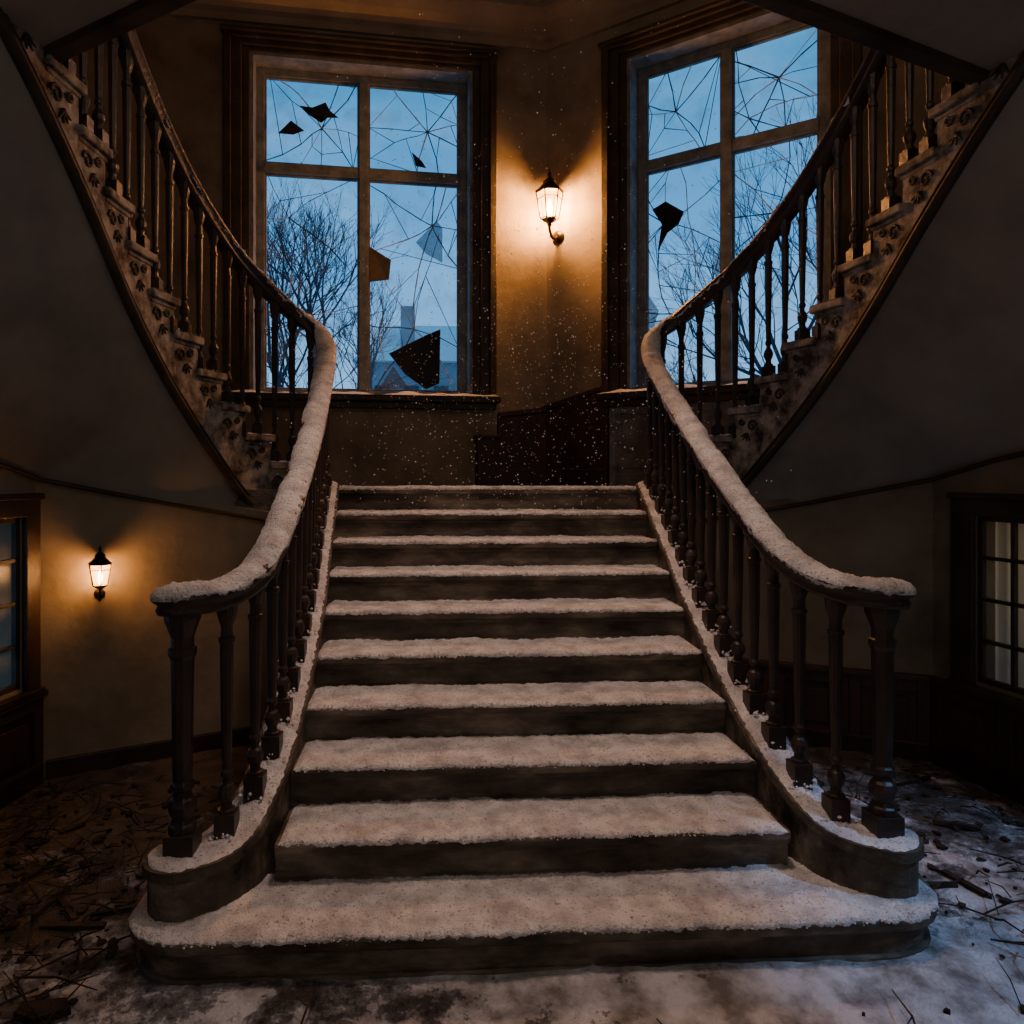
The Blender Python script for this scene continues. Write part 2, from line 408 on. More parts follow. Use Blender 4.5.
LP = [(-1.25,5.28),(-1.27,5.2),(-1.52,5.0),(-2.78,4.42),(-2.88,3.95),(-3.08,2.7),(-3.9,2.7),(-3.88,6.5),(.71,6.98),(4.05,4.49),(4.05,2.7),(3.08,2.7),(2.88,3.95),(2.78,4.42),(1.52,5.0),(1.27,5.2),(1.25,5.28)]
mb = MB(); mb.prism(LP,1.55,1.70); mb.obj('floor_landing', wood)

mb = MB()
def wq(o,d,n,s0,s1,t,z0,za,zb):
    p = []
    for z in (0,1):
        for (s,v) in ((s0,0),(s1,0),(s1,t),(s0,t)):
            q = o+d*s+n*v; zz = z0 if z==0 else (za if s==s0 else zb); p.append(V((q.x,q.y,zz)))
    mb.hexa(p)
wq(C0,dL,nL,-0.02,0.50,0.05,1.70,2.42,2.36); wq(C0,dL,nL,-0.02,0.54,0.075,1.70,1.86,1.86)
wq(C0,dL,nL,0.50,0.72,0.16,1.70,2.15,2.15); wq(C0,dL,nL,0.48,0.74,0.19,2.15,2.185,2.185)
wq(C0,dR,nR,-0.02,0.66,0.05,1.70,2.42,2.60); wq(C0,dR,nR,-0.02,0.66,0.08,1.70,1.86,1.86)
for (o,d,n,s0,s1,za,zb) in ((C0,dL,nL,-0.02,0.5,2.42,2.36),(C0,dR,nR,-0.02,0.66,2.42,2.60)):
    p=[]
    for zo in (0,.05):
        for (s,v) in ((s0,0),(s1,0),(s1,.085),(s0,.085)):
            q=o+d*s+n*v; p.append(V((q.x,q.y,(za if s==s0 else zb)+zo)))
    mb.hexa(p)
wq(C0,dR,nR,0.12,0.56,0.065,1.95,2.30,2.42)
mb.obj('trim_wainscot_landing', wood_red, bevel=0.008)
mb = MB()
def panel_run(mb,o,d,n,s0,s1,z0,z1,np,t=0.03):
    mb.obox(o,d,n,s0,s1,0,t,z0,z1)
    w = (s1-s0)/np
    for i in range(np):
        a = s0+w*i; e = 0.07
        mb.obox(o,d,n,a,a+e,t,t+.022,z0,z1); mb.obox(o,d,n,a+w-e,a+w,t,t+.022,z0,z1)
        mb.obox(o,d,n,a+e,a+w-e,t,t+.022,z0,z0+e*1.6); mb.obox(o,d,n,a+e,a+w-e,t,t+.022,z1-e,z1)
        mb.obox(o,d,n,a+e+.05,a+w-e-.05,t,t+.012,z0+e*1.6+.05,z1-e-.05)
panel_run(mb,C0,dR,nR,0.68,2.7,1.70,2.43,4)
mb.obj('trim_window_apron', sash_m, bevel=0.006)

# ------------------------------------------------------------------ lower walls under flights
Bpl = [V((-1.24,5.10,1.47)),V((-1.5,4.95,1.50)),V((-2.1,4.66,1.63)),V((-2.74,4.35,1.79)),V((-2.81,3.95,1.90)),V((-2.98,2.95,2.1)),V((-3.05,2.6,2.2))]
def mir(p,sg): return V((-p.x,p.y,p.z)) if sg==1 else V(p)
def lower_walls(sg, side, s_gl, glw, curtain):
    M = lambda p: mir(p,sg)
    mb = MB()
    for a,b in zip(Bpl[:3],Bpl[1:4]):
        a2=V((a.x,a.y+.12,a.z)); b2=V((b.x-.0,b.y+.12,b.z)); up=.04
        mb.hexa([M(V((q.x,q.y,0))) for q in (a,b,b2,a2)]+[M(V((q.x,q.y,q.z+up))) for q in (a,b,b2,a2)])
    mb.obj('wall_under_%s'%side, plaster)
    o = M(V((-2.74,4.35,0))); d = V((sg*.169,-.9856,0))
    n = V((-sg*.9856,-.169,0))
    z0,z1 = 0.58,1.56
    a,b = s_gl, s_gl+glw
    mb = MB(); th=.14
    if a>0.0: mb.obox(o,d,n,-0.0,a,-th,0,0,2.0)
    mb.obox(o,d,n,b,1.75,-th,0,0,2.25); mb.obox(o,d,n,a,b,-th,0,0,z0); mb.obox(o,d,n,a,b,-th,0,z1,2.0)
    mb.obj('wall_side_%s'%side, plaster)
    g = empty('window_3' if sg==-1 else 'window_4')
    mb = MB(); c=.11 if sg==-1 else .14
    mb.obox(o,d,n,a-c,a,0,.035,z0-.02,z1+.1); mb.obox(o,d,n,b,b+c,0,.035,z0-.02,z1+.1); mb.obox(o,d,n,a,b,0,.035,z1,z1+.1)
    mb.obox(o,d,n,a-c-.01,b+c+.02,0,.06,z0-.06,z0-.02); mb.obox(o,d,n,a-c-.01,b+c+.02,0,.055,z1+.1,z1+.135)
    mb.obj('casing', wood_dark if sg==-1 else casing_m, g, bevel=.005)
    mb = MB(); v0,v1=-.04,-.01; f=.03
    mb.obox(o,d,n,a,a+f,v0,v1,z0,z1); mb.obox(o,d,n,b-f,b,v0,v1,z0,z1); mb.obox(o,d,n,a,b,v0,v1,z0,z0+f); mb.obox(o,d,n,a,b,v0,v1,z1-f,z1)
    for k in range(1,4):
        s=a+(b-a)*k/4; mb.obox(o,d,n,s-.01,s+.01,v0,v1,z0,z1)
    for k in range(1,4):
        z=z0+(z1-z0)*k/4; mb.obox(o,d,n,a,b,v0,v1,z-.01,z+.01)
    mb.obj('sash', casing_m, g)
    mb = MB(); mb.obox(o,d,n,a,b,-.028,-.024,z0,z1); mb.obj('glass', glass_m, g)
    if curtain:
        mb = MB(); N=60; vs=[]; fs=[]
        for i in range(N+1):
            s=a-.1+(b-a+.2)*i/N
            q=o+d*s+n*(-.2-.025*math.sin(i*1.1))
            vs += [V((q.x,q.y,z0-.1)),V((q.x,q.y,z1+.1))]
        for i in range(N): fs.append((2*i,2*i+2,2*i+3,2*i+1))
        mb.add(vs,fs); mb.obj('curtain', curtain_m, g, smooth=True)
        ld=bpy.data.lights.new('curtain_backlight','POINT'); ld.energy=9; ld.color=(1,.68,.38); ld.shadow_soft_size=.1  # added light behind the curtain so the window glows warm
        lo=bpy.data.objects.new('curtain_backlight',ld); q=o+d*(a+.35)+n*(-.75); lo.location=(q.x,q.y,1.2); scn.collection.objects.link(lo); lo.parent=g
    mb = MB(); panel_run(mb,o,d,n,0.02,1.4,0.0,0.50,3,.015); mb.obox(o,d,n,0,1.4,0,.055,.50,.535)
    bw = (M(Bpl[1])-M(Bpl[3])); bw.z=0; Lb=bw.length; bd=bw.normalized(); bn=V((bd.y,-bd.x,0))
    if bn.y>0: bn=-bn
    ob = M(V((-2.74,4.35,0)))
    if sg==1:
        panel_run(mb,ob,bd,bn,0.02,Lb,0,.50,3,.015); mb.obox(ob,bd,bn,0.02,Lb,0,.055,.50,.535)
    mb.obj('trim_wainscot_%s'%side, wood_red, bevel=.005)
    mb = MB(); mb.obox(ob,bd,bn,.03,Lb,0.0,.05 if sg==1 else .03,0,.11); mb.obox(o,d,n,0.05,1.4,0,.06,0,.12)
    mb.obj('baseboard_%s'%side, wood_dark, bevel=.005)
lower_walls(-1,'left',0.15,.85,False)
lower_walls(1,'right',0.30,.85,True)

# ------------------------------------------------------------------ main staircase
R,T = 0.17,0.30
def nose(k): return 2.55+T*(k-1)
st = empty('grand_staircase')
HW1=1.56
def rrect(hw,y0,y1,r,n=10):
    p=[]
    for i in range(n+1):
        t=math.pi+math.pi/2*i/n; p.append((-hw+r+r*math.cos(t), y0+r+r*math.sin(t)))
    for i in range(n+1):
        t=1.5*math.pi+math.pi/2*i/n; p.append((hw-r+r*math.cos(t), y0+r+r*math.sin(t)))
    p.append((hw,y1)); p.append((-hw,y1)); return p
mb = MB()
mb.prism(rrect(HW1-.035,2.555,3.15,.25),-.03,R-.045); mb.prism(rrect(HW1,2.52,3.15,.27),R-.045,R)
mb.prism(rrect(HW1-.02,2.54,3.15,.255),0,.03)
mb.obj('bottom_step', wood, st, bevel=.008)
def chw(y): return 1.05+max(0,(y-3.8))*.065
mb = MB(); tr = MB()
for k in range(2,11):
    y = nose(k); hw = chw(y) if k<10 else 1.25; yb = y+T+.08 if k<10 else 5.6
    mb.box(-hw,hw,y+.032,yb,(k-1)*R-.02,k*R-.042)
    mb.box(-hw,hw,y+.018,y+.032,k*R-.062,k*R-.042)
    mb.box(-hw,hw,y+.024,y+.032,(k-1)*R,(k-1)*R+.018)
    tr.box(-hw,hw,y,yb if k<10 else 5.4,k*R-.042,k*R)
mb.obj('risers', wood, st, bevel=.004); tr.obj('treads', wood, st, bevel=.012)

def front1(x):
    r=.27; hw=HW1; ax=abs(x)
    if ax<=hw-r: return 2.52
    t=min(1,(ax-(hw-r))/r); return 2.52+r-r*math.sqrt(max(0,1-t*t))
def snow_tread(mb,x0,x1,yf,yb,z,th,seed,dx=.009,ny=28):
    nx=int((x1-x0)/dx); vs=[]; fs=[]
    for i in range(nx+1):
        x=x0+(x1-x0)*i/nx; f=yf(x)
        jag=.012*nz((x*7,seed,0))+.009*nz((x*34,seed,5))+.008*nz((x*90,seed,2))
        ff=f-.001+jag; ed=min(1,min(i,nx-i)/3)
        for j in range(ny+2):
            if j==0: y=ff+.002; h=-.005-.009*abs(nz((x*25,seed,9)))-.008*abs(nz((x*80,seed,4)))
            else:
                t=(j-1)/ny; t=t**1.4; y=ff+(yb-ff)*t
                e=min(1,(y-ff)/.03); e=math.sqrt(max(0,1-(1-e)**2))
                h=th*e*(.8+.5*nz((x*5,y*5,seed))+.35*nz((x*22,y*22,seed)))+.0045*nz((x*60,y*60,seed))+.003*nz((x*150,y*150,seed))
                h=h if j>1 else .003
            vs.append((x,y,z+max(h*ed,-.03) if j else z+h*ed))
    m=ny+2
    for i in range(nx):
        for j in range(m-1): fs.append((i*m+j,(i+1)*m+j,(i+1)*m+j+1,i*m+j+1))
    mb.add(vs,fs)
mb=MB()
snow_tread(mb,-1.54,1.54,front1,2.93,R,.017,1.3)
for k in range(2,11):
    hw=chw(nose(k))-.02 if k<10 else 1.2
    snow_tread(mb,-hw,hw,(lambda x,k=k: nose(k)),nose(k)+T+.04 if k<10 else 5.62,k*R,.017,k*3.7)
mb.obj('tread_snow', snow, st, smooth=True)
mb=MB(); octv=[V(a) for a in ((1,0,0),(-1,0,0),(0,1,0),(0,-1,0),(0,0,1),(0,0,-1))]
octf=[(0,2,4),(2,1,4),(1,3,4),(3,0,4),(2,0,5),(1,2,5),(3,1,5),(0,3,5)]
def crumb(mb,p,r):
    mb.add([V(p)+V((a.x*random.uniform(.7,1.2),a.y*random.uniform(.7,1.2),a.z*random.uniform(.6,1.1)))*r for a in octv],octf)
for k in range(1,11):
    hw=1.5 if k==1 else chw(nose(k))-.03
    for _ in range(450):
        x=random.uniform(-1.0,1.0)*hw; f=front1(x) if k==1 else nose(k)
        crumb(mb,(x,f+random.gauss(0.002,.008),k*R+random.uniform(-.006,.018)),random.uniform(.002,.006))
    for _ in range(300):
        x=random.uniform(-1.0,1.0)*min(hw,1.05); f=nose(k)
        crumb(mb,(x,f+random.uniform(.02,.27),k*R+.013+random.uniform(0,.005)),random.uniform(.002,.005))
mb.obj('snow_crumbs', snow_c, st)

# ------------------------------------------------------------------ balustrade + curved flights
railpts=[(-1.40,2.715,1.33),(-1.33,2.73,1.33),(-1.24,2.79,1.34),(-1.165,2.92,1.38),(-1.12,3.12,1.47),(-1.10,3.5,1.69),(-1.105,4.0,1.97),(-1.13,4.5,2.25),
 (-1.155,4.9,2.49),(-1.175,5.13,2.67),(-1.25,5.29,2.84),(-1.42,5.25,2.97),(-1.61,5.07,3.14),(-1.76,4.83,3.30),(-1.9,4.47,3.56),(-1.99,4.15,3.83),(-2.04,3.8,4.12),(-2.06,3.45,4.41),(-2.1,3.1,4.7),(-2.15,2.9,4.85)]
uppts=[(-1.25,5.33,0),(-1.42,5.25,0),(-1.61,5.07,0),(-1.76,4.83,0),(-1.9,4.47,0),(-1.99,4.15,0),(-2.04,3.8,0),(-2.06,3.45,0),(-2.1,3.1,0),(-2.16,2.8,0)]
UP=Path(catmull(uppts,6))
s0u=.17; G=.23; RU=.19; NS=11
def tread_z(s):
    k=math.floor((s-s0u)/G); k=max(-1,min(NS-1,k)); return 1.70+RU*(k+1)
def low_z(s):
    return max(1.40, 1.06+.93*s)
curbpts=[(-1.365,2.745,.37),(-1.26,2.80,.375),(-1.18,2.92,.43),(-1.125,3.12,.555),(-1.105,3.5,.77),(-1.11,4.0,1.055),(-1.14,4.5,1.34),(-1.165,4.9,1.565),(-1.19,5.26,1.74)]
CP=Path(catmull(curbpts,8))
def curb_hw(s): 
    return .072+.05*max(0,1-s/.4)**1.2
bal_prof=[(0,.030),(.015,.030),(.02,.020),(.045,.018),(.07,.028),(.10,.031),(.125,.024),(.14,.015),(.16,.013),(.175,.021),(.19,.021),(.205,.015),(.24,.0165),(.5,.021),(.76,.0235),(.80,.0235),(.805,.028),(.825,.028),(.83,.021),(.88,.020),(.91,.028),(.95,.036),(1,.038)]
def baluster(mb,p,z1,sc=1.0,seg=10,plinth=.095):
    w=.034*sc
    mb.box(p.x-w,p.x+w,p.y-w,p.y+w,p.z-.02,p.z+plinth)
    zz=p.z+plinth; H=z1-zz
    mb.lathe(V((p.x,p.y,zz)),[(t*H,r*sc) for t,r in bal_prof],seg)

def side(sg):
    M=lambda p: mir(p,sg)
    g=empty('stair_balustrade')
    rp=Path(catmull(railpts,8))
    prof=[(-.045,-.05),(.045,-.05),(.052,-.035),(.044,-.020),(.064,0),(.068,.018),(.054,.036),(.025,.045),(-.025,.045),(-.054,.036),(-.068,.018),(-.064,0),(-.044,-.020),(-.052,-.035)]
    mb=MB(); fine=[M(rp.at(rp.L*i/260)) for i in range(261)]
    mb.sweep(fine,prof)
    e=M(rp.at(0)); mb.lathe(V((e.x,e.y,e.z-.05)),[(0,.045),(.02,.052),(.035,.044),(.05,.064),(.068,.068),(.086,.054),(.095,.025)],16)
    mb.obj('handrail', wood_dark, g, smooth=True)
    mb=MB(); sp=[(-.070,.010),(-.067,.028),(-.048,.050),(-.02,.062),(.02,.062),(.048,.050),(.067,.028),(.070,.010)]
    N=1300
    pts=[M(rp.at(rp.L*.80*i/N)) for i in range(N+1)]
    def fn(q,t,j,a,b,sd,up):
        k=1-max(0,(t-.60)/.40)*.85
        dsp=(.012*nz(q,9)+.006*nz(q,30)+.0045*nz(q,95))
        base=q-sd*(a*.10*(1-k))
        if 0<j<7: base+=up*(dsp*.9-.022*(1-k))
        else: base+=up*(dsp*2.6)
        return base+sd*(dsp*.4*(1 if a>0 else -1))
    mb.sweep(pts,sp,True,fn)
    e=M(rp.at(0)); mb.lathe(V((e.x,e.y,e.z+.008)),[(0,.070),(.020,.067),(.040,.050),(.052,.02)],16)
    mb.obj('rail_snow', snow, g, smooth=True)
    mb=MB(); npos=M(V((-1.365,2.745,.37)))
    w=.055; mb.box(npos.x-w,npos.x+w,npos.y-w,npos.y+w,.35,.46)
    H=1.29-.46
    npf=[(0,.052),(.03,.052),(.04,.044),(.06,.038),(.09,.050),(.12,.054),(.145,.046),(.16,.034),(.18,.032),(.195,.044),(.215,.044),(.23,.035),(.28,.037),(.6,.040),(.78,.043),(.80,.052),(.83,.052),(.835,.042),(.88,.042),(.92,.054),(.96,.066),(1,.069)]
    mb.lathe(V((npos.x,npos.y,.46)),[(t*H,r) for t,r in npf],8,rot=math.pi/8)
    mb.obj('newel_post', wood_dark, g, bevel=.003)
    mb=MB(); sn=MB(); L=CP.L; n=15
    for i in range(1,n+1):
        s=.0+ (L-.08)*i/n; c=CP.at(s); 
        best=min(fine,key=lambda q:(q.x-M(c).x)**2+(q.y-M(c).y)**2+ (0 if abs(q.z-c.z-.95)<.4 else 9))
        p=M(c); baluster(mb,p,best.z-.04, 1.15)
        for _ in range(14): crumb(sn,(p.x+random.gauss(0,.035),p.y-.036+random.gauss(0,.01),p.z+random.uniform(.0,.03)),random.uniform(.005,.012))
    s=.07; 
    while s<UP.L-.1:
        c=UP.at(s); z=tread_z(s-.02); p=M(V((c.x,c.y,z)))
        best=min(fine,key=lambda q:(q.x-p.x)**2+(q.y-p.y)**2+(0 if abs(q.z-z-1)<.6 else 9))
        baluster(mb,p,best.z-.04,1.0,plinth=.07); s+=.14
    mb.obj('balusters', wood_dark, g, smooth=False)
    sn.obj('baluster_snow', snow_c, g)
    g2=empty('stair_string')
    mb=MB(); N=80; Lp=[];Rp=[]
    for i in range(N+1):
        s=CP.L*i/N; c=CP.at(s); t=CP.dir(s); sd=V((t.y,-t.x,0)); h=curb_hw(s)
        Lp.append((c+sd*h,c.z)); Rp.append((c-sd*h,c.z))
    cap=[]; c=CP.at(0); t=CP.dir(0); sd=V((t.y,-t.x,0)); h=curb_hw(0)
    for i in range(1,10):
        a=math.pi*i/10; cap.append((c-sd*(h*math.cos(a))-t*(h*math.sin(a)),c.z))
    def build(mb,off,zt,zb,ins=0):
        A=Rp; B=Lp; vs=[];fs=[]
        for (a,za),(b,zb_) in zip(A,B):
            c=(a+b)/2; a2=c+(a-c)*(1+off/max(.01,(a-c).length)); b2=c+(b-c)*(1+off/max(.01,(b-c).length))
            vs+= [M(V((a2.x,a2.y,za+zt))),M(V((b2.x,b2.y,za+zt))),M(V((b2.x,b2.y,zb if zb is not None else za+ins))),M(V((a2.x,a2.y,zb if zb is not None else za+ins)))]
        for i in range(N):
            for j in range(4): fs.append((i*4+j,i*4+(j+1)%4,(i+1)*4+(j+1)%4,(i+1)*4+j))
        fs.append((N*4,N*4+1,N*4+2,N*4+3)); fs.append((0,1,2,3))
        mb.add(vs,fs)
        cc=CP.at(0); arc=[Rp[0]]+cap+[Lp[0]]; pts=[]
        for (q,z) in arc:
            dv=V((q.x-cc.x,q.y-cc.y,0)); dv=dv*(1+off/dv.length); pts.append((cc.x+dv.x,cc.y+dv.y))
        pts=[(M(V((x,y,0))).x,y) for x,y in pts]
        mb.prism(pts, zb if zb is not None else cc.z+ins, cc.z+zt)
    build(mb,0,-.035,0.0)
    build(mb,.018,0,None,-.04)
    mb.obj('curb', wood, g2, bevel=0)
    mb=MB(); vs=[];fs=[];K=9; N2=420; c0=CP.at(0)
    for i in range(N2+1):
        u=i/N2; s=-curb_hw(0)*.98+ (CP.L+curb_hw(0))*u
        if s<0:
            t=CP.dir(0.0); c=c0+t*s; hh=math.sqrt(max(0,curb_hw(0)**2-s*s))+.001
        else: c=CP.at(s); t=CP.dir(s); hh=curb_hw(s)
        sd=V((t.y,-t.x,0)); hh+=.006
        for j in range(K):
            w=-1+2*j/(K-1); q=c+sd*hh*w; dsp=.5*nz(q,12)+.4*nz(q,40)+.3*nz(q,90)
            q+=sd*(.012*nz(q,50)*(1 if w>0 else -1)*(abs(w)>.9))
            e=max(0,1-abs(w)**4)
            q.z=c.z+.001+e*(.018+.015*dsp); q=M(q)
            vs.append(q)
    for i in range(N2):
        for j in range(K-1): fs.append((i*K+j,(i+1)*K+j,(i+1)*K+j+1,i*K+j+1))
    mb.add(vs,fs); mb.obj('curb_snow', snow, g2, smooth=True)

    g3=empty('curved_stair_flight')
    def outp(s,w=1.15):
        c=UP.at(s); t=UP.dir(s); nn=V((t.y,-t.x,0))
        if nn.x*(-1)+nn.y<0: nn=-nn
        q=c+nn*w; q.x=max(q.x,-3.84); return q
    mb=MB(); tr=MB(); sn=MB()
    for k in range(NS):
        a=s0u+G*k; b=a+G; z=1.70+RU*(k+1)
        pa,pb=UP.at(a),UP.at(b); oa,ob=outp(a),outp(b); 
        ta=UP.dir(a); t2=UP.dir(b)
        ia=pa-(oa-pa).normalized()*.05; ib=pb-(ob-pb).normalized()*.05
        f=-ta*.03
        P4=[ia+f,ib+t2*.01,ob+t2*.01,oa+f]
        tr.hexa([M(V((q.x,q.y,z-.045))) for q in P4]+[M(V((q.x,q.y,z))) for q in P4])
        P5=[pa-(oa-pa).normalized()*.03-ta*.012,pb-(ob-pb).normalized()*.03,ob,oa-ta*.012]
        tr.hexa([M(V((q.x,q.y,z-.07))) for q in P5]+[M(V((q.x,q.y,z-.045))) for q in P5])
        P6=[pa+(oa-pa).normalized()*.03,pb+(ob-pb).normalized()*.03,ob,oa]
        mb.hexa([M(V((q.x,q.y,z-RU-.0))) for q in P6]+[M(V((q.x,q.y,z-.07))) for q in P6])
        if k<6:
            nu,nw=14,10; vs=[];fs=[]
            for i in range(nu+1):
                for j in range(nw+1):
                    u=i/nu; w=-.05+.45*j/nw; q=pa.lerp(pb,u)+(oa-pa).normalized()*w-ta*.03*(1-u)
                    e=min(1,min(i,nu-i)/1.5)*min(1,j/1.2)
                    q.z=z+.002+e*(.014+.012*nz((q.x*12,q.y*12,z))-.003*k)*(1-.5*j/nw); vs.append(M(q))
            for i in range(nu):
                for j in range(nw): fs.append((i*(nw+1)+j,(i+1)*(nw+1)+j,(i+1)*(nw+1)+j+1,i*(nw+1)+j+1))
            sn.add(vs,fs)
            for i in range(40):
                u=random.random(); w=random.uniform(-.055,.3); q=pa.lerp(pb,u)+(oa-pa).normalized()*w
                crumb(sn,M(V((q.x,q.y,z+.005))),random.uniform(.004,.011))
    tr.obj('treads', string_m, g3, bevel=.008); mb.obj('risers', wood, g3)
    sn.obj('tread_snow', snow_c, g3)
    mb=MB(); n=4
    def strip(s0,s1,zt):
        for i in range(n):
            a=s0+(s1-s0)*i/n; b=s0+(s1-s0)*(i+1)/n
            pa,pb=UP.at(a),UP.at(b); oa=(outp(a)-pa).normalized(); ob=(outp(b)-pb).normalized()
            A=pa-oa*.022; B=pb-ob*.022; A2=pa+oa*.04; B2=pb+ob*.04
            za,zb=low_z(a),low_z(b)
            mb.hexa([M(V((A.x,A.y,za))),M(V((B.x,B.y,zb))),M(V((B2.x,B2.y,zb))),M(V((A2.x,A2.y,za))),M(V((A.x,A.y,zt))),M(V((B.x,B.y,zt))),M(V((B2.x,B2.y,zt))),M(V((A2.x,A2.y,zt)))])
    strip(0,s0u,1.69)
    for k in range(NS): strip(s0u+G*k,s0u+G*(k+1),1.70+RU*(k+1)-.046)
    mb.obj('string_board', string_m, g3)
    mb=MB()
    lp=[]
    for i in range(70):
        s=UP.L*i/69; c=UP.at(s); o=(outp(s)-c).normalized(); q=c-o*.02; lp.append(M(V((q.x,q.y,low_z(s)))))
    mb.sweep(lp,[(.03*math.cos(t*math.pi/5),.022*math.sin(t*math.pi/5)) for t in range(10)])
    mb.sweep([q+V((0,0,.05)) for q in lp],[(.018*math.cos(t*math.pi/4),.010*math.sin(t*math.pi/4)) for t in range(8)])
    mb.obj('string_moulding', casing_m, g3, smooth=True)
    mb=MB()
    for k in range(NS):
        for (cs,cz,rr,dr) in ((.165,-.135,.042,1),(.075,-.10,.026,-1)):
            prev=None
            for i in range(22):
                a=i/21*2.6*math.pi*dr; r=rr*(1-i/24)
                s=s0u+G*k+cs+r*math.cos(a); z=1.70+RU*(k+1)+cz+r*math.sin(a)
                if z<low_z(s)+.03: prev=None; continue
                c=UP.at(s); o=(outp(s)-c).normalized(); q=M(V((c.x-o.x*.026,c.y-o.y*.026,z)))
                if prev is not None: mb.tube(prev,q,.0085,.0085,6)
                prev=q
        for la in (0.3,0.9,1.5,2.1):
            s=s0u+G*k+.12; c0_=(s+.0,1.70+RU*(k+1)-.185)
            tip=(c0_[0]-.06*math.cos(la),c0_[1]-.06*math.sin(la)*.9)
            pts=[]
            for (ss,zz) in (c0_,tip):
                zz=max(zz,low_z(ss)+.02); c=UP.at(ss); o=(outp(ss)-c).normalized(); pts.append(M(V((c.x-o.x*.026,c.y-o.y*.026,zz))))
            mb.tube(pts[0],pts[1],.013,.003,6)
    mb.obj('carved_brackets', orn_m, g3, smooth=True)
    mb=MB(); BP=Path(Bpl); NU,NV=60,16; vs=[];fs=[]
    for i in range(NU+1):
        u=i/NU; s=UP.L*u; c=UP.at(s); A=V((c.x,c.y,low_z(s)+.01))
        B=BP.at(BP.L*u)
        for j in range(NV+1):
            v=j/NV; q=A.lerp(B,v); q.z-= .03*u*math.sin(math.pi*v)
            vs.append(M(q))
    for i in range(NU):
        for j in range(NV): 
            a=i*(NV+1)+j; fs.append((a,a+1,a+NV+2,a+NV+1))
    mb.add(vs,fs); mb.obj('soffit', soffit_m, g3, smooth=True)
    mb=MB(); pth=[]
    for i in range(121):
        B=BP.at(BP.L*i/120); A=UP.at(UP.L*i/120); dv=V((A.x-B.x,A.y-B.y,0)); dv=(dv.normalized()*.015+V((0,-.012,0))); pth.append(M(B+dv+V((0,0,-.018))))
    mb.sweep(pth,[(.020*math.cos(t*math.pi/4),.014*math.sin(t*math.pi/4)) for t in range(8)])
    mb.obj('soffit_moulding', casing_m, g3, smooth=True)
side(-1); side(1)

# ------------------------------------------------------------------ gallery
def gallery(name, pl, edge):
    g=empty(name)
    mb=MB(); mb.prism(pl,3.62,3.80); mb.obj('slab', soffit_m, g)
    mb=MB()
    mb.sweep([V((a,b,3.62)) for a,b in edge],[(-.035,-.03),(.035,-.03),(.045,0),(.02,.03),(.045,.06),(.03,.2),(-.03,.2),(-.045,.06),(-.02,.03),(-.045,0)])
    mb.obj('edge_moulding', casing_m, g, bevel=.004)
def seg(a,b,n=6): return [(a[0]+(b[0]-a[0])*i/n,a[1]+(b[1]-a[1])*i/n) for i in range(n+1)]
gallery('gallery_floor',[(-1.10,2.57),(-1.0,1.5),(-1.0,-1.5),(-3.88,-1.5),(-3.88,4.3),(-2.38,3.36)],seg((-1.10,2.57),(-2.38,3.36))+seg((-2.38,3.36),(-3.88,4.28))[1:])
gallery('gallery_floor',[(0.75,2.6),(2.39,3.25),(4.05,3.9),(4.05,-1.5),(0.9,-1.5),(0.75,1.5)],seg((.75,2.6),(2.39,3.25))+seg((2.39,3.25),(4.05,3.9))[1:])

